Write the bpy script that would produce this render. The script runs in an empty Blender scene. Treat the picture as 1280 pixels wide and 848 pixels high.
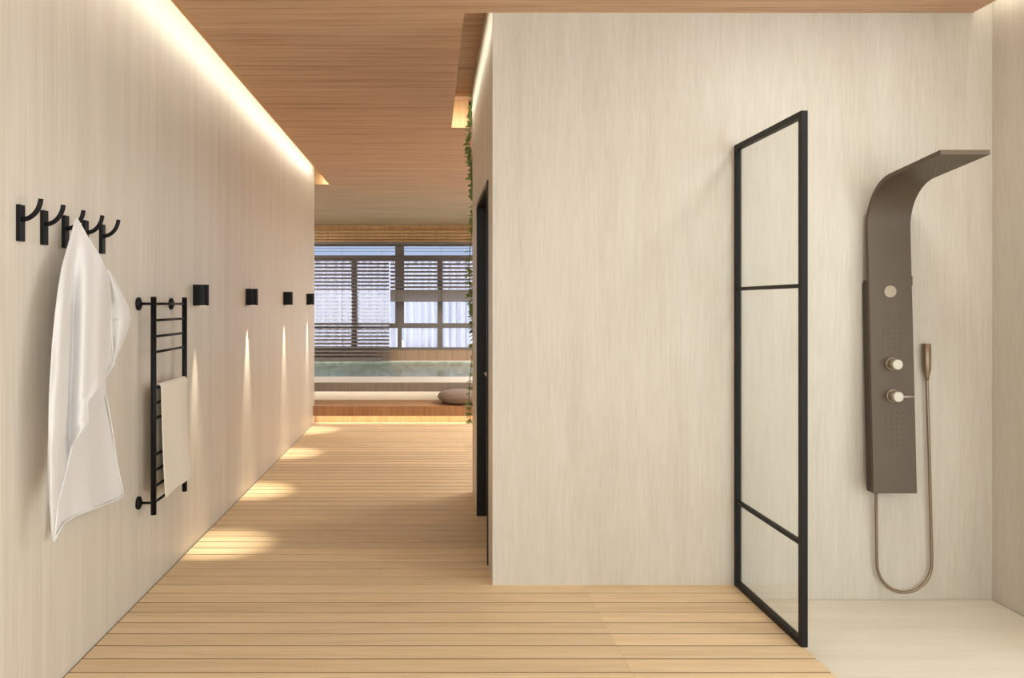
import bpy, bmesh, math, random
from mathutils import Vector, Matrix
random.seed(7)
PI = math.pi
C = bpy.context.scene.collection
sc = bpy.context.scene
H = 1.33            # eye height above the deck
F = 1000.0          # focal length in pixels of a 1280 px wide frame
CX, CY = 540.0, 380.0
ZC = 2.706          # ceiling
XL, YB, XR = -1.315, 3.78, 2.647

# ------------------------------------------------------------------ materials
def new_mat(name):
    m = bpy.data.materials.new(name); m.use_nodes = True
    nt = m.node_tree
    return m, nt, nt.nodes['Principled BSDF']

def srgb(r, g, b):
    f = lambda c: (c/255/12.92 if c/255 <= 0.04045 else ((c/255+0.055)/1.055)**2.4)
    return (f(r), f(g), f(b), 1)

def streak_mat(name, c1, c2, c3, scale, rough=0.5, fine=(1, 1, 1), amount=0.5, tone=False, bump=0.0, spec=0.5, seams=None, warp=0.0):
    """Stone or wood with streaks: noise stretched along an axis, three colours."""
    m, nt, b = new_mat(name)
    N, L = nt.nodes, nt.links
    tc = N.new('ShaderNodeTexCoord')
    mp = N.new('ShaderNodeMapping'); mp.inputs['Scale'].default_value = scale
    L.new(tc.outputs['Object'], mp.inputs['Vector'])
    vec = mp.outputs['Vector']
    if tone:
        at = N.new('ShaderNodeAttribute'); at.attribute_name = 'tone'
        off = N.new('ShaderNodeVectorMath'); off.operation = 'SCALE'
        off.inputs[0].default_value = (37, 91, 53)
        L.new(at.outputs['Fac'], off.inputs['Scale'])
        ad = N.new('ShaderNodeVectorMath'); L.new(vec, ad.inputs[0]); L.new(off.outputs[0], ad.inputs[1])
        vec = ad.outputs[0]
    n1 = N.new('ShaderNodeTexNoise'); n1.inputs['Scale'].default_value = 1.0
    n1.inputs['Detail'].default_value = 6; n1.inputs['Roughness'].default_value = 0.62
    n1.inputs['Distortion'].default_value = warp
    L.new(vec, n1.inputs['Vector'])
    mp2 = N.new('ShaderNodeMapping'); mp2.inputs['Scale'].default_value = fine
    L.new(tc.outputs['Object'], mp2.inputs['Vector'])
    n2 = N.new('ShaderNodeTexNoise'); n2.inputs['Scale'].default_value = 1.0
    n2.inputs['Detail'].default_value = 4; n2.inputs['Roughness'].default_value = 0.7
    L.new(mp2.outputs['Vector'], n2.inputs['Vector'])
    r = N.new('ShaderNodeValToRGB')
    e = r.color_ramp.elements
    e[0].position = 0.30; e[0].color = c1
    e[1].position = 0.72; e[1].color = c3
    mid = e.new(0.5); mid.color = c2
    mx = N.new('ShaderNodeMix'); mx.data_type = 'FLOAT'; mx.inputs[0].default_value = amount
    L.new(n1.outputs['Fac'], mx.inputs[2]); L.new(n2.outputs['Fac'], mx.inputs[3])
    L.new(mx.outputs[0], r.inputs['Fac'])
    col = r.outputs['Color']
    if tone:
        hv = N.new('ShaderNodeHueSaturation')
        mr = N.new('ShaderNodeMapRange'); mr.inputs[3].default_value = 0.90; mr.inputs[4].default_value = 1.10
        L.new(at.outputs['Fac'], mr.inputs[0]); L.new(mr.outputs[0], hv.inputs['Value'])
        L.new(col, hv.inputs['Color']); col = hv.outputs['Color']
    L.new(col, b.inputs['Base Color'])
    b.inputs['Roughness'].default_value = rough
    b.inputs['Specular IOR Level'].default_value = spec
    if bump:
        bp = N.new('ShaderNodeBump'); bp.inputs['Strength'].default_value = bump; bp.inputs['Distance'].default_value = 0.002
        L.new(mx.outputs[0], bp.inputs['Height']); L.new(bp.outputs[0], b.inputs['Normal'])
    return m

def plain(name, col, rough=0.5, metal=0.0, noise=0.06, nscale=40, spec=0.5, bump=0.0, sheen=0.0):
    m, nt, b = new_mat(name)
    N, L = nt.nodes, nt.links
    tc = N.new('ShaderNodeTexCoord')
    n = N.new('ShaderNodeTexNoise'); n.inputs['Scale'].default_value = nscale; n.inputs['Detail'].default_value = 4
    L.new(tc.outputs['Object'], n.inputs['Vector'])
    mx = N.new('ShaderNodeMix'); mx.data_type = 'RGBA'
    mx.inputs[6].default_value = tuple(c*(1-noise) for c in col[:3])+(1,)
    mx.inputs[7].default_value = tuple(min(1, c*(1+noise)) for c in col[:3])+(1,)
    L.new(n.outputs['Fac'], mx.inputs[0]); L.new(mx.outputs[2], b.inputs['Base Color'])
    b.inputs['Roughness'].default_value = rough; b.inputs['Metallic'].default_value = metal
    b.inputs['Specular IOR Level'].default_value = spec
    if sheen: b.inputs['Sheen Weight'].default_value = sheen
    if bump:
        bp = N.new('ShaderNodeBump'); bp.inputs['Strength'].default_value = bump; bp.inputs['Distance'].default_value = 0.002
        L.new(n.outputs['Fac'], bp.inputs['Height']); L.new(bp.outputs[0], b.inputs['Normal'])
    return m

def glass_mat(name, tint, ior=1.45, rough=0.0):
    m = bpy.data.materials.new(name); m.use_nodes = True
    nt = m.node_tree; N, L = nt.nodes, nt.links
    N.remove(N['Principled BSDF'])
    out = N['Material Output']
    tr = N.new('ShaderNodeBsdfTransparent'); tr.inputs[0].default_value = tint
    gl = N.new('ShaderNodeBsdfGlossy'); gl.inputs['Roughness'].default_value = rough
    fr = N.new('ShaderNodeFresnel')
    ge = N.new('ShaderNodeNewGeometry'); mi = N.new('ShaderNodeMix'); mi.data_type = 'FLOAT'   # same reflectance on both faces of the pane
    mi.inputs[2].default_value = ior; mi.inputs[3].default_value = 1/ior
    L.new(ge.outputs['Backfacing'], mi.inputs[0]); L.new(mi.outputs[0], fr.inputs['IOR'])
    mx = N.new('ShaderNodeMixShader')
    L.new(fr.outputs[0], mx.inputs[0]); L.new(tr.outputs[0], mx.inputs[1]); L.new(gl.outputs[0], mx.inputs[2])
    L.new(mx.outputs[0], out.inputs['Surface'])
    return m

M = {}
M['stone'] = streak_mat('pale_streaked_stone', srgb(184,174,160), srgb(196,187,174), srgb(206,199,188), (7, 7, 0.7), 0.42, (120, 120, 7.0), 0.55, spec=0.3, warp=0.6)
M['stone_left'] = streak_mat('pale_combed_stone', srgb(192,182,168), srgb(206,197,184), srgb(217,209,198), (10, 10, 0.35), 0.45, (95, 95, 1.6), 0.55, spec=0.3, warp=0.3)
M['stone_floor'] = streak_mat('pale_floor_stone', srgb(208,199,181), srgb(221,212,195), srgb(229,221,206), (0.7, 9, 9), 0.35, (4, 60, 60), 0.4, spec=0.3, warp=0.5)
M['deck'] = streak_mat('oak_deck', srgb(200,173,136), srgb(221,194,156), srgb(233,209,174), (1.6, 26, 26), 0.5, (5, 160, 160), 0.4, tone=True, spec=0.3, warp=0.5)
M['gap_shade'] = plain('dark_gap_shade', srgb(74,48,24), 0.9)  # dark colour standing in for shade in board gaps and along wall edges
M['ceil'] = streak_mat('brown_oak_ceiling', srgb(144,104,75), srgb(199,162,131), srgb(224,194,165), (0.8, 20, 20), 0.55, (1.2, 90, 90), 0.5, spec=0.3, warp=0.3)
M['oak'] = streak_mat('light_oak_vertical', srgb(184,142,100), srgb(208,168,122), srgb(224,188,144), (22, 22, 1.0), 0.5, (90, 90, 3), 0.45, spec=0.3, warp=0.4)
M['step'] = streak_mat('mid_oak_step', srgb(146,104,70), srgb(174,130,92), srgb(194,150,110), (22, 22, 1.0), 0.5, (90, 90, 3), 0.45, spec=0.3)
M['oak_h'] = streak_mat('light_oak_lengthwise', srgb(178,130,84), srgb(204,158,108), srgb(220,178,128), (22, 1.0, 22), 0.5, (90, 3, 90), 0.45, spec=0.3)
M['sill_wood'] = streak_mat('greyed_oak', srgb(138,112,92), srgb(164,136,112), srgb(184,156,130), (20, 20, 1.0), 0.5, (80, 80, 3), 0.45, spec=0.3)
M['black'] = plain('matt_black_metal', (0.005, 0.005, 0.006, 1), 0.5, 0.0, 0.1, spec=0.2)
M['bronze'] = plain('dark_bronze_frame', (0.008, 0.0055, 0.005, 1), 0.5, 0.0, 0.1, spec=0.22)
M['door'] = plain('near_black_lacquer', (0.010, 0.0075, 0.006, 1), 0.4, 0.0, 0.1, spec=0.3)
M['taupe'] = plain('taupe_metal', srgb(86,71,56), 0.48, 0.2, 0.04, 12)
M['taupe_dark'] = plain('dark_taupe_metal', srgb(62,50,40), 0.5, 0.2, 0.05)
M['nickel'] = plain('brushed_nickel', srgb(176,166,150), 0.38, 0.6, 0.05)
M['nickel_disc'] = plain('satin_taupe_button', srgb(150,134,114), 0.4, 0.4, 0.05)
M['hose'] = plain('bronze_hose', srgb(140,120,100), 0.35, 0.6, 0.1, 300)
M['towel'] = plain('white_terry', srgb(214,211,210), 0.95, 0, 0.03, 220, spec=0.1, bump=0.25, sheen=0.3)
M['towel2'] = plain('cream_terry', srgb(224,214,198), 0.95, 0, 0.03, 220, spec=0.1, bump=0.25, sheen=0.3)
M['glass'] = glass_mat('clear_glass', (0.99, 0.995, 0.992, 1))
M['winglass'] = glass_mat('window_glass', (0.70, 0.74, 0.80, 1))
M['frame'] = plain('greyed_brown_aluminium', srgb(116,105,101), 0.5, 0.2, 0.05)
M['slat'] = plain('grey_brown_slat', srgb(114,102,98), 0.5, 0.0, 0.06)
M['coping'] = plain('pale_pool_coping', srgb(216,208,196), 0.5, 0, 0.05, 20)
M['terrace'] = plain('light_grey_paving', srgb(200,202,202), 0.7, 0, 0.06, 3)
M['fascia'] = streak_mat('greige_fascia', srgb(140,130,120), srgb(158,148,138), srgb(172,162,152), (30, 30, 1), 0.5, (100, 100, 4), 0.5, spec=0.3)
M['white_wall'] = plain('cream_recess', srgb(232,222,204), 0.6, 0, 0.03)
M['cushion'] = plain('grey_brown_woven', srgb(146,130,119), 0.9, 0, 0.15, 90, spec=0.2, bump=0.3)
M['leaf'] = plain('ivy_leaf', srgb(138,160,92), 0.5, 0, 0.35, 9)
M['stem'] = plain('ivy_stem', srgb(104,112,66), 0.8, 0, 0.1)

# curtain: thin white cloth that lets light through
m, nt, b = new_mat('white_sheer'); N, L = nt.nodes, nt.links
tcn = N.new('ShaderNodeTexCoord'); ns = N.new('ShaderNodeTexNoise'); ns.inputs['Scale'].default_value = 30
L.new(tcn.outputs['Object'], ns.inputs['Vector'])
cr = N.new('ShaderNodeValToRGB'); cr.color_ramp.elements[0].color = srgb(222,220,228); cr.color_ramp.elements[1].color = srgb(242,240,246)
L.new(ns.outputs['Fac'], cr.inputs['Fac'])
df = N.new('ShaderNodeBsdfDiffuse'); tl = N.new('ShaderNodeBsdfTranslucent'); mx = N.new('ShaderNodeMixShader'); mx.inputs[0].default_value = 0.5
L.new(cr.outputs[0], df.inputs[0]); L.new(cr.outputs[0], tl.inputs[0])
L.new(df.outputs[0], mx.inputs[1]); L.new(tl.outputs[0], mx.inputs[2]); L.new(mx.outputs[0], N['Material Output'].inputs['Surface'])
N.remove(b); M['sheer'] = m

# pool tile: small mosaic in aqua
m, nt, b = new_mat('aqua_mosaic'); N, L = nt.nodes, nt.links
tcn = N.new('ShaderNodeTexCoord'); vo = N.new('ShaderNodeTexVoronoi'); vo.inputs['Scale'].default_value = 14
L.new(tcn.outputs['Object'], vo.inputs['Vector'])
sx = N.new('ShaderNodeSeparateColor'); L.new(vo.outputs['Color'], sx.inputs[0])
cr = N.new('ShaderNodeValToRGB'); cr.color_ramp.elements[0].color = srgb(166,176,168); cr.color_ramp.elements[1].color = srgb(206,214,206)
L.new(sx.outputs[0], cr.inputs['Fac']); L.new(cr.outputs[0], b.inputs['Base Color']); b.inputs['Roughness'].default_value = 0.4
M['mosaic'] = m

# water: fresnel mix of reflection and clear tint, rippled
m = bpy.data.materials.new('pool_water'); m.use_nodes = True; nt = m.node_tree; N, L = nt.nodes, nt.links
N.remove(N['Principled BSDF'])
tcn = N.new('ShaderNodeTexCoord'); ns = N.new('ShaderNodeTexNoise'); ns.inputs['Scale'].default_value = 7; ns.inputs['Detail'].default_value = 3
L.new(tcn.outputs['Object'], ns.inputs['Vector'])
bp = N.new('ShaderNodeBump'); bp.inputs['Strength'].default_value = 0.5; bp.inputs['Distance'].default_value = 0.03
L.new(ns.outputs['Fac'], bp.inputs['Height'])
tr = N.new('ShaderNodeBsdfTransparent'); tr.inputs[0].default_value = (0.86, 0.95, 0.93, 1)
gl = N.new('ShaderNodeBsdfGlossy'); gl.inputs['Roughness'].default_value = 0.03; L.new(bp.outputs[0], gl.inputs['Normal'])
fr = N.new('ShaderNodeFresnel'); fr.inputs['IOR'].default_value = 1.33; L.new(bp.outputs[0], fr.inputs['Normal'])
mx = N.new('ShaderNodeMixShader'); L.new(fr.outputs[0], mx.inputs[0]); L.new(tr.outputs[0], mx.inputs[1]); L.new(gl.outputs[0], mx.inputs[2])
L.new(mx.outputs[0], N['Material Output'].inputs['Surface']); M['water'] = m

m, nt, b = new_mat('lamp_lens'); b.inputs['Emission Color'].default_value = (1, 0.86, 0.62, 1); b.inputs['Emission Strength'].default_value = 4.0
M['lens'] = m

# ------------------------------------------------------------------ mesh helpers
def box(bm, x0, x1, y0, y1, z0, z1, bevel=0.0, mi=0):
    x0, x1 = min(x0, x1), max(x0, x1); y0, y1 = min(y0, y1), max(y0, y1); z0, z1 = min(z0, z1), max(z0, z1)
    vs = [bm.verts.new(p) for p in ((x0,y0,z0),(x1,y0,z0),(x1,y1,z0),(x0,y1,z0),(x0,y0,z1),(x1,y0,z1),(x1,y1,z1),(x0,y1,z1))]
    fs = [bm.faces.new([vs[i] for i in q]) for q in ((3,2,1,0),(4,5,6,7),(0,1,5,4),(1,2,6,5),(2,3,7,6),(3,0,4,7))]
    for f in fs: f.material_index = mi
    if bevel:
        es = list({e for f in fs for e in f.edges})
        bmesh.ops.bevel(bm, geom=es, offset=bevel, segments=2, profile=0.6, affect='EDGES')
    return vs, fs

def tube(bm, pts, r, seg=12, caps=True):
    """Round tube through pts; r a number or a list."""
    pts = [Vector(p) for p in pts]
    rs = r if isinstance(r, (list, tuple)) else [r]*len(pts)
    rings = []
    ref = None
    for i, p in enumerate(pts):
        t = (pts[min(i+1, len(pts)-1)] - pts[max(i-1, 0)]).normalized()
        if ref is None:
            ref = Vector((0,0,1)) if abs(t.z) < 0.9 else Vector((1,0,0))
        n = (ref - t*ref.dot(t)).normalized(); ref = n
        bn = t.cross(n)
        rings.append([bm.verts.new(p + (n*math.cos(2*PI*k/seg) + bn*math.sin(2*PI*k/seg))*rs[i]) for k in range(seg)])
    for a, c in zip(rings, rings[1:]):
        for k in range(seg):
            f = bm.faces.new((a[k], a[(k+1)%seg], c[(k+1)%seg], c[k])); f.smooth = True
    if caps:
        bm.faces.new(rings[0][::-1]); bm.faces.new(rings[-1])
    return rings

def obj(name, bm, mat, parent=None, smooth=False, normals=True):
    if normals: bmesh.ops.recalc_face_normals(bm, faces=bm.faces)
    if parent is not None:                       # meshes are written in world space: bring them into their parent's
        off = Vector((0, 0, 0)); q = parent
        while q is not None: off += Vector(q.location); q = q.parent
        bmesh.ops.translate(bm, verts=bm.verts, vec=-off)
    me = bpy.data.meshes.new(name); bm.to_mesh(me); bm.free()
    for mm in (mat if isinstance(mat, (list, tuple)) else [mat]): me.materials.append(mm)
    if smooth:
        for p in me.polygons: p.use_smooth = True
    o = bpy.data.objects.new(name, me); C.objects.link(o)
    if parent is not None:
        o.parent = parent
    return o

def thing(name, label, cat, loc=(0,0,0), group=None):
    o = bpy.data.objects.new(name, None); C.objects.link(o)
    o.location = loc; o['label'] = label; o['category'] = cat
    o.empty_display_size = 0.1
    if group: o['group'] = group
    return o

def tag(o, label, cat, group=None, kind=None):
    o['label'] = label; o['category'] = cat
    if group: o['group'] = group
    if kind: o['kind'] = kind
    return o

def struct(name, bm, mat, label=None, cat=None, parent=None):
    o = obj(name, bm, mat, parent)
    o['kind'] = 'structure'
    if label: o['label'] = label
    if cat: o['category'] = cat
    return o

def new(): return bmesh.new()

def dup(root, delta, label):
    """Copy of a thing with its parts and sub-parts, moved by delta (shares mesh data)."""
    r = root.copy(); C.objects.link(r); r.location = Vector(root.location) + Vector(delta); r['label'] = label
    for ch in list(root.children):
        c = ch.copy(); C.objects.link(c); c.parent = r
        for g in list(ch.children):
            d = g.copy(); C.objects.link(d); d.parent = c
    return r

def pxl(px, py, X):
    """Point on the plane x = X (beside the left wall) seen at photo pixel px, py."""
    Y = X*F/(px-CX)
    return Vector((X, Y, H - (py-CY)*Y/F))

# ------------------------------------------------------------------ the shell
Y0 = -1.6            # the room runs on behind the camera
YF = 14.0            # window wall
bm = new(); box(bm, -1.47, XL, Y0, 8.945, -0.12, 2.93)
struct('wall_left', bm, M['stone_left'], 'long pale combed stone wall on the left with a glowing top edge', 'wall')

bm = new()           # shower block: door opening in its hall side
bx0 = 0.286; dy0, dy1, dz = 4.057, 5.035, 1.96; dep = 0.16
box(bm, bx0, 4.2, YB, dy0, -0.12, 2.93); box(bm, bx0, 4.2, dy1, 5.66, -0.12, 2.93)
box(bm, bx0, 4.2, dy0, dy1, dz, 2.93); box(bm, bx0+dep, 4.2, dy0, dy1, -0.12, dz)
struct('wall_back', bm, M['stone'], 'pale streaked stone wall block behind the shower, facing the camera', 'wall')
bm = new(); box(bm, XR, 2.85, 3.1, YB, -0.12, 2.93)
struct('wall_right', bm, M['stone'], 'pale stone wall closing the shower on the right', 'wall')

# deck of oak boards
bm = new(); tl = bm.loops.layers.float_color.new('tone')
step_y, y = 0.1132, 2.880 - 0.1132*39
gap = 0.0105
rows = []
while y < 8.98:
    y1 = min(y+step_y, 9.0)
    ym = (y+y1)/2
    if ym < YB: spans = [(XL, 1.44)]
    elif dy0 <= ym <= dy1: spans = [(XL, bx0+dep)]
    elif ym < 5.66: spans = [(XL, bx0)]
    elif ym < 8.945: spans = [(XL, 4.0)]
    else: spans = [(-4.0, 4.0)]
    for a, b_ in spans:
        if a == XL: a += 0.006  # bare margin shows the dark base, imitating shade along the wall
        x = a; cut = 0.72 if ym < YB else a + (9.0 if ym < 5.66 else 1.62)
        while x < b_ - 1e-4:
            e = min(cut, b_)
            if b_ - e < 0.3: e = b_
            vs, fs = box(bm, x, e - (0.0008 if e < b_ else 0), y+gap, y1, -0.0024, 0.0)
            t = random.random()
            for f in fs:
                for lp in f.loops: lp[tl] = (t, t, t, 1)
            x = e; cut = e + 2.4
    y += step_y
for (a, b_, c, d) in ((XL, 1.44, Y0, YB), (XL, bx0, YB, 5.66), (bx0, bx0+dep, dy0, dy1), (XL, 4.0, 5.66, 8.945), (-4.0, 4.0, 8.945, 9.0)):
    box(bm, a, b_, c, d, -0.12, -0.0025, mi=1)  # dark base just under the boards puts the gap shade into colour
struct('floor', bm, [M['deck'], M['gap_shade']], 'oak slat deck floor with thin dark gaps', 'floor')
bm = new(); box(bm, 1.441, XR-0.005, Y0, YB-0.005, -0.14, -0.069); box(bm, 1.441, XR+0.01, Y0, YB+0.01, -0.16, -0.074, mi=1)  # second box: dark strip imitating shade at the shower floor's edges
struct('floor_shower', bm, [M['stone_floor'], M['gap_shade']], 'pale stone shower floor just below the deck', 'floor')

bm = new(); box(bm, 2.85, 14.0, -12.0, YB, -0.3, -0.15); box(bm, -8.0, 2.85, -12.0, Y0, -0.3, -0.15)
struct('ground_terrace', bm, M['terrace'])
# ceiling with its three light slots
sl0, sl1, slY = XL, -1.155, 9.23
sr0, sr1, srY = 0.152, bx0, 6.255
ss0 = 2.556
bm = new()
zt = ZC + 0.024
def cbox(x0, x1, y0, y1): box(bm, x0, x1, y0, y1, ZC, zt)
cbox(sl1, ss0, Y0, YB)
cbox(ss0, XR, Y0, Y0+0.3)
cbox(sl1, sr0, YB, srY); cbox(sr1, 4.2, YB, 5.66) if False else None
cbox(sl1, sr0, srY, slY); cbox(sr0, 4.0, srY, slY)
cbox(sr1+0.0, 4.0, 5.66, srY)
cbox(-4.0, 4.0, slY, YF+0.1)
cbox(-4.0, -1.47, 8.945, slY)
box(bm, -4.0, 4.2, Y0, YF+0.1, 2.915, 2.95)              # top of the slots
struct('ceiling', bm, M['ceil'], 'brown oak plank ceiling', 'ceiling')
# lit end faces and lips of the slots (oak with upright grain)
bm = new(); box(bm, -1.47, sl1, slY-0.012, slY-0.0005, ZC, 2.914); struct('trim_1', bm, M['oak'])
bm = new(); box(bm, sr0, sr1, srY-0.012, srY-0.0005, ZC, 2.914); struct('trim_2', bm, M['oak'])
bm = new(); box(bm, sl1-0.030, sl1, Y0, slY, ZC+0.002, ZC+0.022); struct('trim_3', bm, M['oak_h'])

# walls of the far pool room
bm = new(); box(bm, -4.15, -4.0, 8.8, YF+0.1, -0.5, 2.93); struct('wall_pool_left', bm, M['stone_left'])
bm = new(); box(bm, 4.0, 4.15, 5.66, YF+0.1, -0.5, 2.93); struct('wall_pool_right', bm, M['stone'])
bm = new(); box(bm, -4.0, -1.47, 8.80, 8.945, -0.12, 2.93); struct('wall_pool_near', bm, M['stone_left'])

# far window wall: wood sill below, slatted oak band above
zs, zw = 0.532, 2.385
bm = new(); box(bm, -4.0, 4.0, YF, YF+0.16, -0.5, zs); struct('wall_far', bm, M['sill_wood'], 'low oak wall under the far windows', 'wall')
bm = new()
box(bm, -4.0, 4.0, YF+0.03, YF+0.16, zw, ZC)
for i in range(4):
    z = 2.40 + i*0.056
    box(bm, -4.0, 4.0, YF-0.02, YF+0.03, z, z+0.046, 0.004)
struct('trim_4', bm, M['oak'], 'slatted oak band above the far windows', 'trim')

# ------------------------------------------------------------------ far windows
posts = [-3.953, -2.26, -0.567, 1.126, 2.819]
for i, (a, b_) in enumerate(zip(posts, posts[1:])):
    w = bpy.data.objects.new('window_%d' % (i+1), None); C.objects.link(w); w.location = ((a+b_)/2, YF+0.05, zs)
    w['kind'] = 'structure'; w['category'] = 'window'
    w['label'] = ['far window at the pool, hidden behind the left wall', 'far window behind the long lowered blind',
                  'far window under the half raised blind', 'far window at the right end of the pool'][i]
    p = 0.077
    bm = new()
    y0, y1 = YF+0.0, YF+0.10
    for x, s in ((a, 1), (b_, -1)):                                # half posts, slimmer below the transom
        box(bm, x, x+s*p, y0, y1, 0.95, zw); box(bm, x, x+s*0.04, y0, y1, zs, 0.95)
    xm = a + (b_-a)*0.525 if i != 2 else 0.140
    if i == 1: xm = -1.365
    box(bm, xm-0.047, xm+0.047, y0+0.01, y1, zs, 2.13)
    box(bm, a, b_, y0-0.005, y1, 2.34, zw); box(bm, a, b_, y0-0.005, y1, 2.08, 2.18)
    box(bm, a, b_, y0-0.005, y1, 0.905, 0.99); box(bm, a, b_, y0-0.01, y1, zs, zs+0.035)
    f = obj('window_frame', bm, M['frame'], w)
    bm = new(); box(bm, a+0.05, b_-0.05, YF+0.055, YF+0.061, zs+0.03, zw-0.03); obj('pane', bm, M['winglass'], w)

# sheer curtains hanging beyond the glass
cur_lab = ['white sheer curtain outside the farthest left window', 'white sheer curtain behind the long lowered blind',
           'white sheer curtain hanging in folds behind the window with the raised blind', 'white sheer curtain outside the farthest right window']
for i, (a, b_) in enumerate(zip(posts, posts[1:])):
    bm = new(); n = 150; cols = []
    ph = random.random()*6
    for k in range(n+1):
        x = a + 0.05 + (b_-a-0.10)*k/n
        s = x*2*PI/0.135
        d = 0.055*math.sin(s+ph+1.3*math.sin(x*5)) + 0.022*math.sin(2.3*s+1)
        cols.append((bm.verts.new((x, YF+0.42+d*0.7, 2.12)), bm.verts.new((x+0.01*math.sin(s), YF+0.42+d, 0.30))))
    for c0, c1 in zip(cols, cols[1:]):
        bm.faces.new((c0[0], c1[0], c1[1], c0[1])).smooth = True
    r = thing('sheer_curtain', cur_lab[i], 'curtain', ((a+b_)/2, YF+0.42, 0.30), 'sheer curtains beyond the far windows')
    obj('cloth', bm, M['sheer'], r)
    bm = new(); tube(bm, [(a+0.03, YF+0.42, 2.13), (b_-0.03, YF+0.42, 2.13)], 0.012, 10); obj('curtain_rod', bm, M['frame'], r)
bm = new(); box(bm, -6, 6, YF+0.16, YF+9, -0.6, 0.28); struct('ground', bm, M['coping'])

# blinds: oak slatted valance, slats, bottom rail, cords
def blind(x0, x1, z_open, z_bot, n_open, stack, yb, label):
    r = thing('venetian_blind', label, 'blind', ((x0+x1)/2, yb, z_bot), 'venetian blinds at the far windows')
    bm = new(); box(bm, x0, x1, yb-0.02, yb+0.03, 2.365, 2.40, 0.004); obj('headrail', bm, M['slat'], r)
    bm = new()
    zz = [2.15 - (2.15-z_open)*k/(n_open-1) for k in range(n_open)]
    for z in zz + [2.295, 2.24]:
        w, t, an = 0.052, 0.003, math.radians(38 if z < 2.2 else 8)
        vs, fs = box(bm, x0, x1, -w/2, w/2, -t/2, t/2)
        bmesh.ops.rotate(bm, verts=vs, cent=(0,0,0), matrix=Matrix.Rotation(an, 3, 'X'))
        bmesh.ops.translate(bm, verts=vs, vec=(0, yb, z))
    for k in range(stack):
        z = z_bot + 0.03 + k*0.0075
        box(bm, x0, x1, yb-0.026, yb+0.026, z, z+0.0066)
    obj('slats', bm, M['slat'], r)
    bm = new(); box(bm, x0, x1, yb-0.026, yb+0.026, z_bot, z_bot+0.028, 0.004); obj('bottom_rail', bm, M['slat'], r)
    k = max(2, int((x1-x0)/0.7)+1)
    for j in range(k):
        bm = new()
        x = x0+0.12+(x1-x0-0.24)*j/(k-1)
        tube(bm, [(x, yb-0.028, z_bot+0.02), (x, yb-0.028, 2.37)], 0.0022, 6)
        obj('cord', bm, M['slat'], r)
    return r
yb = 13.86
blind(-2.36, -0.742, 0.45, 0.345, 28, 4, yb, 'long grey venetian blind lowered past the sill on the left')
blind(-0.722, 1.05, 1.62, 1.365, 9, 24, yb, 'grey venetian blind drawn half up with its slats bunched at the bottom')

# ------------------------------------------------------------------ pool and steps
bm = new(); box(bm, -4.0, 4.0, 9.45, 10.0, -0.9, 0.31); struct('wall_pool_base', bm, M['white_wall'], 'glowing cream recess under the pool rim', 'wall')
bm = new()
box(bm, -4.0, 4.0, 9.30, 10.0, 0.31, 0.41)
struct('pool_fascia', bm, M['fascia'], 'greige front edge of the raised pool', 'pool edge')
bm = new(); box(bm, -4.0, 4.0, 9.302, 10.02, 0.4102, 0.418, 0.002); box(bm, -4.0, 4.0, 13.86, YF, -0.9, 0.338)
struct('pool_coping', bm, M['coping'], 'pale coping around the pool', 'pool edge')
bm = new(); box(bm, -4.0, 4.0, 10.0, 13.86, -0.95, -0.55); struct('pool_floor', bm, M['mosaic'])
bm = new(); box(bm, -4.0, 4.0, 10.0005, 10.015, -0.55, 0.40); box(bm, -4.0, 4.0, 13.845, 13.8595, -0.55, 0.325); struct('pool_tiles', bm, M['mosaic'])
bm = new()
vs = [bm.verts.new(p) for p in ((-4.0,10.02,0.318),(4.0,10.02,0.318),(4.0,13.845,0.318),(-4.0,13.845,0.318))]; bm.faces.new(vs)
tag(obj('pool_water', bm, M['water']), 'rippled aqua water of the raised pool', 'water', kind='stuff')

bm = new(); box(bm, -4.0, 4.0, 8.985, 9.45, 0.0, 0.088); struct('step_base', bm, M['oak'], 'glowing oak riser under the step', 'step')
bm = new(); box(bm, -4.0, 4.0, 8.85, 9.448, 0.0885, 0.197, 0.003); struct('step', bm, M['step'], 'low oak step in front of the pool', 'step')

# round floor cushion on the step
bm = new()
rings = []
prof = [(0.0,0.0),(0.16,0.0),(0.24,0.012),(0.285,0.045),(0.295,0.075),(0.282,0.105),(0.235,0.135),(0.15,0.150),(0.06,0.154),(0.0,0.152)]
cx, cy = 0.36, 9.15
for k in range(40):
    a = 2*PI*k/40
    wob = 1 + 0.012*math.sin(5*a)
    rings.append([bm.verts.new((cx + r_*wob*math.cos(a), cy + r_*wob*math.sin(a), 0.1975+z_)) for r_, z_ in prof])
for k in range(40):
    A, B = rings[k], rings[(k+1)%40]
    for j in range(len(prof)-1):
        bm.faces.new((A[j], B[j], B[j+1], A[j+1])).smooth = True
bmesh.ops.remove_doubles(bm, verts=bm.verts, dist=1e-5)
cu = thing('floor_cushion', 'round grey-brown floor cushion lying on the pool step', 'cushion', (cx, cy, 0.1975))
obj('cover', bm, M['cushion'], cu)
bm = new()
tube(bm, [(cx+0.296*math.cos(2*PI*k/48), cy+0.296*math.sin(2*PI*k/48), 0.1975+0.075) for k in range(49)], 0.005, 6, False); obj('piping', bm, M['cushion'], cu)

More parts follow.
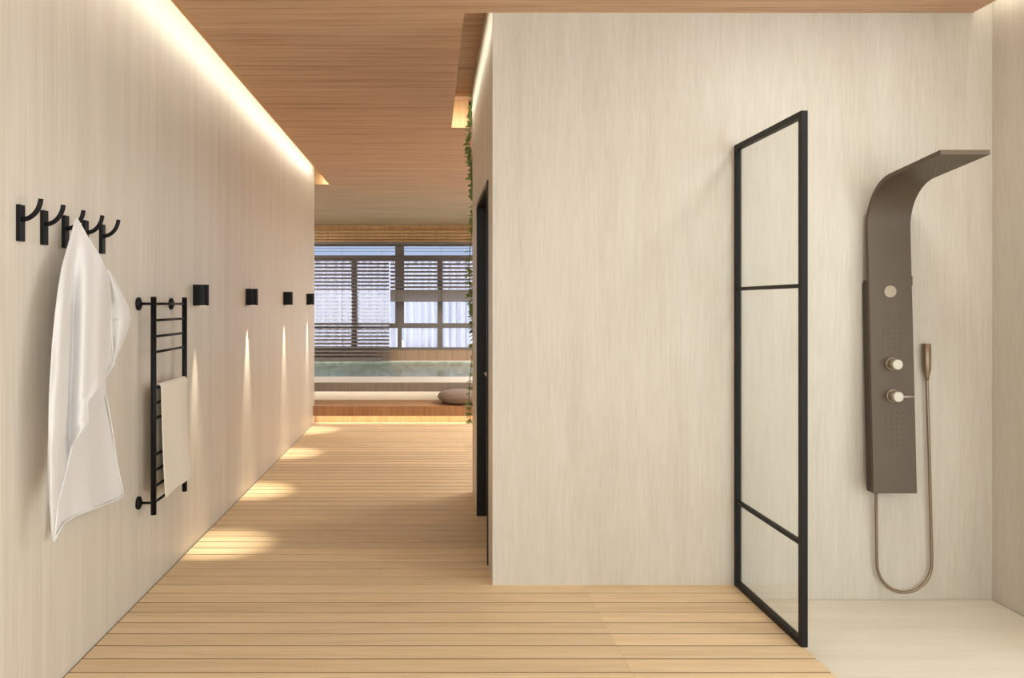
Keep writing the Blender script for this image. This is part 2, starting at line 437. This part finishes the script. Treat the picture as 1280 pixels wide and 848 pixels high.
# ------------------------------------------------------------------ ivy on the rear of the block
iv = thing('climbing_ivy', 'green ivy climbing the far corner of the stone block', 'plant', (0.33, 5.72, 0.45))
st, lf = new(), new()
def leaf(bm, p, d, s):
    """A five-pointed ivy leaf folded along its midrib."""
    d = Vector(d).normalized(); up = Vector((random.uniform(-.4,.4), random.uniform(-.4,.4), 1)).normalized()
    side = d.cross(up).normalized(); nrm = side.cross(d)
    out = [(0,0),(0.25,-0.1),(0.55,0.12),(0.36,0.42),(0.42,0.66),(0.18,0.70),(0,1.0)]
    mid = [bm.verts.new(p), bm.verts.new(p + d*s*0.5 - nrm*s*0.06), bm.verts.new(p + d*s)]
    for sg in (1, -1):
        pts = [bm.verts.new(p + side*sg*s*u + d*s*v + nrm*s*0.10*u) for u, v in out[1:-1]]
        ring = [mid[0]] + pts + [mid[2], mid[1]]
        bm.faces.new(ring if sg > 0 else ring[::-1])
for s in range(9):
    x = 0.278 + 0.042*s; z = 2.84; pts = []
    zend = 0.46 + (0.0 if s == 0 else random.uniform(0, 0.35))
    yy = 5.695
    while z > zend:
        pts.append((x + 0.014*math.sin(z*7+s*2), yy + 0.02*math.sin(z*5+s), z)); z -= 0.05
    tube(st, pts, 0.003, 6)
    for p in pts:
        den = 0.5 + 0.5*math.sin(p[2]*6.1 + s*0.4) + 0.25*math.sin(p[2]*17+s)
        for q in range(6 if den > 0.55 else (4 if den > 0.3 else (2 if random.random() < 0.8 else 1))):
            a = random.uniform(-PI, PI)
            dd = (math.cos(a)*0.8 - (0.15 if s < 2 else 0), abs(math.sin(a))*0.7, random.uniform(-0.9, 0.2))
            leaf(lf, Vector(p) + Vector((0, random.uniform(0, 0.05), random.uniform(-.02,.02))), dd, random.uniform(0.034, 0.052))
obj('stems', st, M['stem'], iv); obj('foliage', lf, M['leaf'], iv, normals=False)

# ------------------------------------------------------------------ door in the block
d = bpy.data.objects.new('door_1', None); C.objects.link(d); d.location = (bx0, (dy0+dy1)/2, 0)
d['kind'] = 'structure'; d['category'] = 'door'; d['label'] = 'black door set into the hall side of the stone block'
bm = new()
jt = 0.03
box(bm, bx0-0.006, bx0+dep-0.002, dy0+0.001, dy0+jt, 0.001, dz-0.001)
box(bm, bx0-0.006, bx0+dep-0.002, dy1-jt, dy1-0.001, 0.001, dz-0.001)
box(bm, bx0-0.006, bx0+dep-0.002, dy0+jt, dy1-jt, dz-jt, dz-0.001)
obj('door_frame', bm, M['door'], d)
bm = new(); box(bm, bx0+0.085, bx0+0.125, dy0+jt+0.002, dy1-jt-0.002, 0.004, dz-jt-0.002, 0.002); lf_ = obj('door_leaf', bm, M['door'], d)
bm = new()
tube(bm, [(bx0+0.085, 4.90, 0.905), (bx0+0.078, 4.90, 0.905)], 0.024, 16); tube(bm, [(bx0+0.085, 4.90, 0.905), (bx0+0.048, 4.90, 0.905), (bx0+0.042, 4.885, 0.905), (bx0+0.042, 4.79, 0.905)], 0.010, 10)
h_ = obj('door_handle', bm, M['nickel'], lf_); h_['label'] = 'small pale metal handle'

# ------------------------------------------------------------------ coat hooks
def make_hook(y, z, label):
    r = thing('coat_hook', label, 'hook', (XL, y, z), 'black coat hooks in a row')
    bm = new(); box(bm, XL-0.001, XL+0.013, y-0.017, y+0.017, z-0.058, z+0.058, 0.0015); obj('back_plate', bm, M['black'], r)
    bm = new()
    pts = []
    for k in range(15):
        a = k/14*PI*0.47
        pts.append((XL+0.010+0.060*math.sin(a), y+0.002, z+0.012+0.072*(1-math.cos(a))))
    pts = [(XL+0.011, y+0.002, z+0.012)] + pts[1:]
    tube(bm, pts, 0.0078, 12)
    obj('arm', bm, M['black'], r)
    return r
hy = [2.545, 2.700, 2.856, 3.020, 3.175]
hl = ['black coat hook nearest the camera, left end of the row', 'second black coat hook from the left end', 'black coat hook carrying the large white towel',
      'black coat hook just right of the towel peak', 'black coat hook at the right end of the row']
hk = make_hook(hy[0], 1.587, hl[0])
for y_, l_ in zip(hy[1:], hl[1:]): dup(hk, (0, y_-hy[0], 0), l_)

# ------------------------------------------------------------------ large towel on the hook
def interp(tab, v):
    for (a, pa), (b_, pb) in zip(tab, tab[1:]):
        if v <= b_: return pa + (pb-pa)*((v-a)/(b_-a) if b_ > a else 0)
    return tab[-1][1]
def sheet(bm, grid):
    vs = [[bm.verts.new(p) for p in row] for row in grid]
    for r0, r1 in zip(vs, vs[1:]):
        for k in range(len(r0)-1):
            q = (r0[k], r0[k+1], r1[k+1], r1[k])
            bm.faces.new(q).smooth = True
def rows_to_grid(rows, sub, n, xf):
    g = []
    fine = []
    for i, (a, b_) in enumerate(zip(rows, rows[1:])):
        for s in range(sub):
            t = s/sub
            fine.append(tuple(u+(v-u)*t for u, v in zip(a, b_)))
    fine.append(rows[-1])
    for i, (lx, ly, rx, ry) in enumerate(fine):
        t = i/(len(fine)-1); row = []
        for k in range(n+1):
            u = k/n
            px, py = lx+(rx-lx)*u, ly+(ry-ly)*u
            row.append(pxl(px, py, xf(u, t, px, py)))
        g.append(row)
    return g
tw = thing('hanging_towel', 'large white towel hanging in folds from a black coat hook', 'towel', (XL+0.05, 2.86, 0.55))
bm = new()
rowsA = [(94.5,273,96.5,273),(86,303,111,298),(77,334,126,321),(72,362,136.5,345),(68.5,390,139,380),(65,430,140,420),(63.2,460,143,455),
         (62,480,130,476),(61,505,109,504),(60.5,530,110.5,527),(60,560,89.5,560),(60.5,592,83.5,589),(62,628,74,624),(66,679,67.5,679)]
def fA(u, t, px, py):
    op = min(1, t*3.2)
    s = (px-60)/80
    w = 0.026*math.sin(s*9.5 + 0.9 + 1.6*t) * op + 0.010*math.sin(s*21+2+3*t)*op
    edge = 0.012*op*max(0, (u-0.8)/0.2)
    return XL + 0.070 + 0.034*op + w + edge - 0.02*max(0, (0.12-u)/0.12)*op
sheet(bm, rows_to_grid(rowsA, 5, 26, fA))
# rear hanging half, seen below and right of the front half
botB = [(0,679),(0.14,655),(0.29,646),(0.58,636),(0.93,624),(0.97,621),(1.0,615)]
gridB = []
for j in range(41):
    v = j/40; row = []
    for k in range(25):
        u = k/24
        lx = 86+(67-86)*v
        yt = 448+(452-448)*u; ybt = interp(botB, u)
        py = yt+(ybt-yt)*v; rx = interp([(440,131),(475,131.5),(496,133.2),(535,140),(579,146.5),(600,151),(618,154)], 452+(616-452)*v)
        px = lx+(rx-lx)*u
        X = XL + 0.040 + 0.010*math.sin(u*6.0+0.6)*v - 0.012*math.sin(u*2.5+v) + 0.022*v*max(0, 1-abs(u-0.52)/0.3)
        row.append(pxl(px, py, X))
    gridB.append(row)
sheet(bm, gridB)
rowsC = [(126,332,137,338),(127,345,141,345),(128,360,149.5,360),(129,384,161,384),(130,399,164,399),(132,416,159,416),(135,434,151.5,434),(138,452,143,452)]
def fC(u, t, px, py): return XL + 0.052 + 0.026*u*math.sin(PI*min(1, t*1.15)) - 0.014*math.sin(u*5+1)
sheet(bm, rows_to_grid(rowsC, 4, 10, fC))
cl = obj('cloth', bm, M['towel'], tw)
md = cl.modifiers.new('thickness', 'SOLIDIFY'); md.thickness = 0.006; md.offset = 0
md = cl.modifiers.new('soft', 'SUBSURF'); md.levels = 1; md.render_levels = 1
bm = new()                                           # rolled hem along the lower edge and the fold edge
hem = [(67,678),(79,655),(92,646),(118,636),(149,624),(153,620),(154,614),(146,579),(140,535),(133,496)]
tube(bm, [tuple(pxl(px, py, XL+0.042+0.004)) for px, py in hem], 0.0035, 8)
rowE = [(136.5,345),(139,380),(140,420),(143,455),(130,476),(109,504),(110.5,527),(89.5,560),(83.5,589),(74,624)]
tube(bm, [tuple(pxl(px-0.4, py, fA(1.0, (k+3)/13.0, px, py)+0.001)) for k, (px, py) in enumerate(rowE)], 0.003, 8)
tube(bm, [tuple(pxl(px, py, XL+0.052+0.020)) for px, py in ((133,399.5),(145,399.8),(155,399.5),(163.3,399))], 0.0022, 6)
obj('hem', bm, M['towel'], tw)

# ------------------------------------------------------------------ heated towel rail
XRl = -1.2435; yA, yB_ = 3.573, 4.020
rl = thing('towel_rail', 'black ladder towel rail on the left wall', 'towel rail', (XL, (yA+yB_)/2, 0.385))
for y_ in (yA, yB_):
    bm = new(); tube(bm, [(XRl, y_, 0.388), (XRl, y_, 1.362)], 0.0125, 18); obj('post', bm, M['black'], rl)
rungs = [1.33, 1.256, 1.1835, 1.113, 0.951, 0.883, 0.815, 0.651, 0.581, 0.51, 0.44]
for z in rungs:
    bm = new(); tube(bm, [(XRl, yA, z), (XRl, yB_, z)], 0.0058, 10); obj('rung', bm, M['black'], rl)
for y_ in (yA, yB_):
    for z in (1.33, 0.44):
        bm = new()
        tube(bm, [(XL+0.0005, y_, z), (XL+0.010, y_, z), (XL+0.018, y_, z)], [0.029, 0.029, 0.014], 20)
        tube(bm, [(XL+0.016, y_, z), (XRl, y_, z)], 0.006, 10)
        obj('wall_bracket', bm, M['black'], rl)

# small towel over the rung
ht = thing('hand_towel', 'small cream towel folded over the ladder rail', 'towel', (XRl, 3.83, 0.951))
bm = new()
prof = []                                            # (x, z) down the front, over the rung, down the back
zr = 0.951
for k in range(31): prof.append((XRl+0.016+0.012*(1-k/30)**2, 0.445 + (zr-0.445)*k/30))
for k in range(1, 9):
    a = PI*k/9; prof.append((XRl+0.014*math.cos(a), zr+0.0145*math.sin(a)))
for k in range(31): prof.append((XRl-0.016-0.012*(k/30)**2, zr - (zr-0.475)*k/30))
g = []
for i, (x, z) in enumerate(prof):
    row = []
    for k in range(21):
        u = k/20
        back = i > 35
        y_ = 3.625 + (4.012-3.625)*u + (0.035*max(0, (0.75-z)/0.3)**2*(0.3+u) if not back else -0.012)
        wv = 0.004*math.sin(u*8+z*3)*min(1, abs(zr-z)*6)
        row.append((x+wv, y_, z + (0.0 if back else 0.012*u*max(0, (0.6-z)/0.15))))
    g.append(row)
sheet(bm, g)
cl = obj('cloth', bm, M['towel2'], ht)
md = cl.modifiers.new('thickness', 'SOLIDIFY'); md.thickness = 0.006; md.offset = 0
md = cl.modifiers.new('soft', 'SUBSURF'); md.levels = 1; md.render_levels = 1

# ------------------------------------------------------------------ wall lamps
def make_lamp(y, label):
    r = thing('wall_lamp', label, 'lamp', (XL, y, 1.32), 'black wall lamps in a row')
    z0, z1 = 1.320, 1.436
    pts = [(0.0005, -0.04), (0.030, -0.04)]
    for k in range(1, 12):
        a = -PI/2 + PI*k/12; pts.append((0.040+0.037*math.cos(a), 0.04*math.sin(a)))
    pts += [(0.030, 0.04), (0.0005, 0.04)]
    bm = new()
    lo = [bm.verts.new((XL+a, y+b_, z0)) for a, b_ in pts]; hi = [bm.verts.new((XL+a, y+b_, z1)) for a, b_ in pts]
    n = len(pts)
    for k in range(n):
        f = bm.faces.new((lo[k], lo[(k+1)%n], hi[(k+1)%n], hi[k])); f.smooth = 1 <= k <= n-3
    bm.faces.new(lo[::-1]); bm.faces.new(hi)
    bd = obj('body', bm, M['black'], r); e_ = bd.modifiers.new('edges', 'EDGE_SPLIT'); e_.split_angle = math.radians(40)
    bm = new(); tube(bm, [(XL+0.045, y, z0-0.0006), (XL+0.045, y, z0+0.001)], 0.018, 20); obj('lens', bm, M['lens'], r)
    return r
ly = [4.438, 5.690, 7.112, 8.420]
ll = ['black wall lamp beside the towel rail, nearest of the four', 'second black wall lamp along the left wall', 'third black wall lamp along the left wall', 'black wall lamp at the far end of the left wall']
lp0 = make_lamp(ly[0], ll[0])
for y_, l_ in zip(ly[1:], ll[1:]): dup(lp0, (0, y_-ly[0], 0), l_)

# ------------------------------------------------------------------ shower screen
xs = 1.44; ya, yb2 = 3.092, YB-0.001
s_ = thing('shower_screen', 'black framed clear glass shower screen standing at the deck edge', 'shower screen', (xs, (ya+yb2)/2, 0))
x0, x1 = xs-0.013, xs+0.013
zt_ = 2.078
bm = new(); box(bm, x0, x1, ya, ya+0.026, 0.0008, zt_, 0.001); obj('stile', bm, M['bronze'], s_)
bm = new(); box(bm, x0, x1, yb2-0.024, yb2, 0.0008, zt_, 0.001); obj('stile', bm, M['bronze'], s_)
bm = new(); box(bm, x0, x1, ya+0.026, yb2-0.024, zt_-0.024, zt_, 0.001); obj('top_rail', bm, M['bronze'], s_)
bm = new(); box(bm, x0, x1, ya+0.026, yb2-0.024, 0.0008, 0.026, 0.001); obj('bottom_rail', bm, M['bronze'], s_)
for z in (1.400, 0.398):
    bm = new(); box(bm, x0+0.003, x1-0.003, ya+0.026, yb2-0.024, z-0.008, z+0.008, 0.001); obj('glazing_bar', bm, M['bronze'], s_)
for za, zb in ((0.026, 0.390), (0.406, 1.392), (1.408, zt_-0.024)):
    bm = new(); box(bm, xs-0.003, xs+0.003, ya+0.026, yb2-0.024, za, zb); obj('glass_pane', bm, M['glass'], s_)

# ------------------------------------------------------------------ shower panel
sp = thing('shower_column', 'taupe metal shower column with curved overhead arm', 'shower', (2.13, YB, 0.46))
xa, xb = 2.028, 2.226          # slab edges
LEAN = 0.040                   # bottom of the panel stands this much farther off the wall than its top
def yfront(z): return 3.712 - LEAN*(1.44-z)/0.98
def yback(z): return yfront(z) + 0.062
# lower casing behind the slab
bm = new()
zb0, zb1 = 0.459, 1.440
def loft(bm, secs):
    vs = [[bm.verts.new(p) for p in s] for s in secs]
    n = len(vs[0])
    for a, c in zip(vs, vs[1:]):
        for k in range(n): bm.faces.new((a[k], a[(k+1)%n], c[(k+1)%n], c[k]))
    bm.faces.new(vs[0][::-1]); bm.faces.new(vs[-1])
sec = lambda z, a, b_, yf, yk: [(a, yf, z), (b_, yf, z), (b_+0.0, yk, z), (a, yk, z)]
loft(bm, [sec(z, xa+0.001, xb-0.001, yfront(z)+0.0205, min(yback(z), YB-0.001)) for z in (zb0+0.001, zb1-0.02)] + [sec(zb1, xa+0.004, xb-0.004, yfront(zb1)+0.0205, yback(zb1)-0.006)])
obj('casing', bm, M['taupe_dark'], sp)
# front slab bending into the overhead arm: a profile in (y, z) swept across the width
bm = new()
prof = []
R = 0.20; z_a = 1.69
prof.append((yfront(zb0), zb0)); prof.append((yfront(1.1), 1.1)); prof.append((yfront(1.45), 1.45)); prof.append((yfront(1.6), 1.6))
rise = math.radians(6)
yc = yfront(z_a) - R
for k in range(0, 13):
    a = (PI/2 - rise)*k/12 * 1.0
    prof.append((yc + R*math.cos(a), z_a + R*math.sin(a)))
ye, ze = prof[-1]
for t in (0.1, 0.2, 0.30, 0.355):
    prof.append((ye - t*math.cos(rise), ze + t*math.sin(rise)))
th = 0.019
inner, outer = [], []
for i, p in enumerate(prof):
    q0, q1 = prof[max(0, i-1)], prof[min(len(prof)-1, i+1)]
    t = Vector((q1[0]-q0[0], q1[1]-q0[1])).normalized(); n = Vector((t.y, -t.x))   # towards the wall / upwards
    inner.append(p); outer.append((p[0]+n.x*th, p[1]+n.y*th))
A = [[bm.verts.new((x, y_, z)) for x in (xa, xb)] for y_, z in inner]
B = [[bm.verts.new((x, y_, z)) for x in (xa, xb)] for y_, z in outer]
for i in range(len(prof)-1):
    bm.faces.new((A[i][0], A[i][1], A[i+1][1], A[i+1][0])).smooth = True
    bm.faces.new((B[i][1], B[i][0], B[i+1][0], B[i+1][1])).smooth = True
    bm.faces.new((A[i][0], A[i+1][0], B[i+1][0], B[i][0])); bm.faces.new((A[i][1], B[i][1], B[i+1][1], A[i+1][1]))
bm.faces.new((A[0][0], B[0][0], B[0][1], A[0][1])); bm.faces.new((A[-1][0], A[-1][1], B[-1][1], B[-1][0]))
slab = obj('front_slab', bm, M['taupe'], sp)
es = slab.modifiers.new('edges', 'EDGE_SPLIT'); es.split_angle = math.radians(35)
tip_y, tip_z = prof[-1]
# spray holes: one small stud mesh, each stud a part of its own
def stud(name, p, first, parent=None):
    if first is None:
        bm = new(); q = Vector(p)
        if name == 'body_jet': tube(bm, [q+Vector((0,0.001,0)), q-Vector((0,0.0012,0))], 0.0028, 8)
        else: tube(bm, [q+Vector((0,0,0.001)), q-Vector((0,0,0.0015))], 0.003, 8)
        bmesh.ops.translate(bm, verts=bm.verts, vec=-q)
        bmesh.ops.translate(bm, verts=bm.verts, vec=Vector(sp.location))
        first = obj(name, bm, M['taupe_dark'] if name == 'body_jet' else M['taupe'], sp); o = first
    else:
        o = first.copy(); C.objects.link(o)
    o.location = Vector(p) - Vector(sp.location)
    return first
f1 = f2 = None
for i in range(7):
    for j in range(7):
        t = 0.03 + 0.24*i/6
        x = xa+0.03+(xb-xa-0.06)*j/6
        f1 = stud('overhead_nozzle', (x, ye - t*math.cos(rise), ze + t*math.sin(rise)), f1)

def onface(px, py):
    """Point on the slab's front face seen at photo pixel px, py."""
    z = 1.0
    for _ in range(6):
        Y = yfront(z); z = H-(py-CY)*Y/F
    return Vector(((px-CX)*Y/F, Y, z))
bm = new()
c = onface(1112.5, 364.5); tube(bm, [c+Vector((0,0.001,0)), c-Vector((0,0.003,0)), c-Vector((0,0.004,0))], [0.0295, 0.0295, 0.027], 28)
o_ = obj('button', bm, M['nickel_disc'], sp); o_['label'] = 'round pale button'
for y_ in (393, 400, 411, 417, 424, 430, 435):
    for x_ in (1103.5, 1110.5, 1117.5, 1125): f2 = stud('body_jet', onface(x_, y_), f2)
for y_ in (516, 523, 530, 537, 544, 551, 556):
    for x_ in (1107, 1114, 1121, 1128): f2 = stud('body_jet', onface(x_, y_), f2)
for (px, py, lev) in ((1114.5, 455, False), (1115.5, 495, True)):
    c = onface(px, py)
    bm = new()
    tube(bm, [c+Vector((0,0.002,0)), c-Vector((0,0.008,0)), c-Vector((0,0.010,0))], [0.031, 0.031, 0.028], 26)
    k_ = obj('valve', bm, M['nickel_disc'], sp)
    bm = new()
    tube(bm, [c-Vector((0,0.009,0)), c-Vector((0,0.048,0)), c-Vector((0,0.052,0))], [0.026, 0.0255, 0.021], 26)
    obj('knob', bm, M['nickel'], k_)
    if lev:
        bm = new(); e = c-Vector((0,0.040,0)); tube(bm, [e+Vector((0.015,0,0)), e+Vector((0.075,0,0))], 0.0055, 10); obj('lever', bm, M['nickel'], k_)
bm = new(); c = onface(1139.5, 351.5); box(bm, xb-0.002, xb+0.007, c.y+0.004, c.y+0.024, c.z-0.024, c.z+0.024, 0.002); obj('side_stub', bm, M['taupe'], sp)
# hand shower and hose
yh = 3.757
P = lambda px, py, y_=yh: ((px-CX)*y_/F, y_, H-(py-CY)*y_/F)
hs = thing('hand_shower', 'slim bronze hand shower hanging beside the taupe shower column', 'hand shower', P(1158.5, 452))
bm = new(); tube(bm, [P(1158.3,430), P(1158.3,430.7), P(1158.3,455), P(1158.6,462), P(1158.6,471), P(1158.6,476)], [0.016,0.0185,0.0185,0.0175,0.010,0.008], 18)
obj('handset', bm, M['hose'], hs)
bm = new(); a_ = P(1158.4, 446); tube(bm, [(a_[0], YB-0.0005, a_[2]), (a_[0], YB-0.006, a_[2]), (a_[0], YB-0.007, a_[2]), (a_[0], yh+0.010, a_[2])], [0.010, 0.010, 0.008, 0.008], 12)
obj('wall_holder', bm, M['hose'], hs)
bm = new()
pts = [P(1158.6,474), P(1160,520), P(1161.8,580), P(1163.2,640), P(1164.6,690)]
for k in range(0, 17):
    a = PI*k/16
    pts.append(P(1130.3+34.2*math.cos(a), 705+36*math.sin(a)))
pts += [P(1096.0,690), P(1095.5,660), P(1095.2,635), P(1095,617.5, yh-0.01)]
# smooth the polyline
for _ in range(2):
    q = [pts[0]]
    for a_, b_ in zip(pts, pts[1:]):
        a_, b_ = Vector(a_), Vector(b_)
        q += [tuple(a_*0.75+b_*0.25), tuple(a_*0.25+b_*0.75)]
    pts = q + [pts[-1]]
tube(bm, pts, 0.0068, 10); obj('hose', bm, M['hose'], hs)

# ------------------------------------------------------------------ light
def area(name, loc, rot, sx, sy, power, col, spread=180):
    l = bpy.data.lights.new(name, 'AREA'); l.shape = 'RECTANGLE'; l.size = sx; l.size_y = sy
    l.energy = power; l.color = col; l.spread = math.radians(spread)
    o = bpy.data.objects.new(name, l); C.objects.link(o); o.location = loc; o.rotation_euler = rot
    return o
LED = (1.0, 0.96, 0.80)
# strips lying on the ceiling's edge, inside the slots
area('cove_light_left', (-1.165, (Y0+8.9)/2, 2.80), (0, math.radians(78), 0), 0.03, 8.9-Y0, 20, LED)
area('cove_light_block', (0.157, (YB+6.2)/2, 2.742), (0, math.radians(-62), 0), 0.012, 2.4, 3.2, LED, 140)
area('cove_end_block', (0.17, 6.05, 2.76), (math.radians(75), 0, math.radians(-15)), 0.1, 0.02, 0.8, (1.0, 0.93, 0.78))
area('cove_end_left', (-1.19, 9.10, 2.76), (math.radians(75), 0, math.radians(15)), 0.1, 0.02, 0.4, (1.0, 0.93, 0.78))
area('cove_light_shower', (2.566, 2.9, 2.78), (0, math.radians(-60), 0), 0.03, 1.7, 2.2, LED)
area('step_light', (0, 8.93, 0.087), (0, 0, 0), 8, 0.03, 8.5, (1.0, 0.93, 0.78))
area('rim_light', (0, 9.36, 0.306), (math.radians(72), 0, 0), 8, 0.02, 5.5, (1.0, 0.95, 0.84))
for i, y_ in enumerate(ly):
    l = bpy.data.lights.new('wall_lamp_beam', 'SPOT'); l.energy = 100; l.color = (1.0, 0.90, 0.70)
    l.spot_size = math.radians(30); l.spot_blend = 1.0; l.shadow_soft_size = 0.008
    o = bpy.data.objects.new('wall_lamp_beam', l); C.objects.link(o); o.location = (XL+0.045, y_, 1.312)
    if i == 0: o.rotation_euler = (0, math.radians(-4), 0)
# unseen disc lamps without fixtures, added to brighten front room, pool room and hall
for (x, y_, p) in ((1.9, 2.7, 13), (-0.7, 0.9, 19), (-0.5, -0.6, 6), (2.2, 7.4, 85), (2.2, 10.2, 85), (2.2, 12.6, 95), (-2.9, 12.2, 90)):
    l = bpy.data.lights.new('unseen_ceiling_fill', 'AREA'); l.shape = 'DISK'; l.size = 0.3 if y_ < 4 else 0.7; l.energy = p; l.color = (0.93, 1.0, 0.98) if y_ < 4 else (1.0, 0.97, 0.90)
    o = bpy.data.objects.new('unseen_ceiling_fill', l); C.objects.link(o); o.location = (x, y_, ZC-0.004)
# pool lamp
area('pool_light', (-0.2, 10.03, 0.05), (math.radians(90), 0, 0), 2.5, 0.1, 5, (1.0, 1.0, 0.98))

l = bpy.data.lights.new('sun', 'SUN'); l.energy = 12.0; l.angle = math.radians(3); l.color = (1.0, 0.97, 0.95)
o = bpy.data.objects.new('sun', l); C.objects.link(o); o.rotation_euler = (math.radians(-25), 0, math.radians(10))
w = bpy.data.worlds.new('sky'); sc.world = w; w.use_nodes = True
bg = w.node_tree.nodes['Background']                 # hazy bright sky on the terrace side, bluer and dimmer over the pool windows
N, L = w.node_tree.nodes, w.node_tree.links
tcn = N.new('ShaderNodeTexCoord'); sp_ = N.new('ShaderNodeSeparateXYZ'); L.new(tcn.outputs['Generated'], sp_.inputs[0])
cr = N.new('ShaderNodeValToRGB'); cr.color_ramp.elements[0].position = 0.45; cr.color_ramp.elements[1].position = 0.85
cr.color_ramp.elements[0].color = (0.90, 0.99, 0.97, 1); cr.color_ramp.elements[1].color = (0.31, 0.345, 0.42, 1)
mr = N.new('ShaderNodeMapRange'); mr.inputs[1].default_value = -1; mr.inputs[2].default_value = 1
L.new(sp_.outputs['Y'], mr.inputs[0]); L.new(mr.outputs[0], cr.inputs['Fac']); L.new(cr.outputs[0], bg.inputs[0])
bg.inputs[1].default_value = 3.0

# ------------------------------------------------------------------ camera
cam = bpy.data.cameras.new('camera'); co = bpy.data.objects.new('camera', cam); C.objects.link(co)
co.location = (0, 0, H); co.rotation_euler = (PI/2, 0, 0)
cam.sensor_fit = 'HORIZONTAL'; cam.sensor_width = 36; cam.lens = 36*F/1280
cam.shift_x = (640-CX)/1280; cam.shift_y = -(424-CY)/1280
cam.clip_start = 0.02
sc.camera = co
sc.view_settings.view_transform = 'Standard'; sc.view_settings.look = 'None'
sc.view_settings.gamma = 1; sc.view_settings.use_curve_mapping = False
sc.view_settings.exposure = 0.03
sc.cycles.use_denoising = True
sc.cycles.max_bounces = 10; sc.cycles.diffuse_bounces = 6
sc.cycles.sample_clamp_indirect = 6
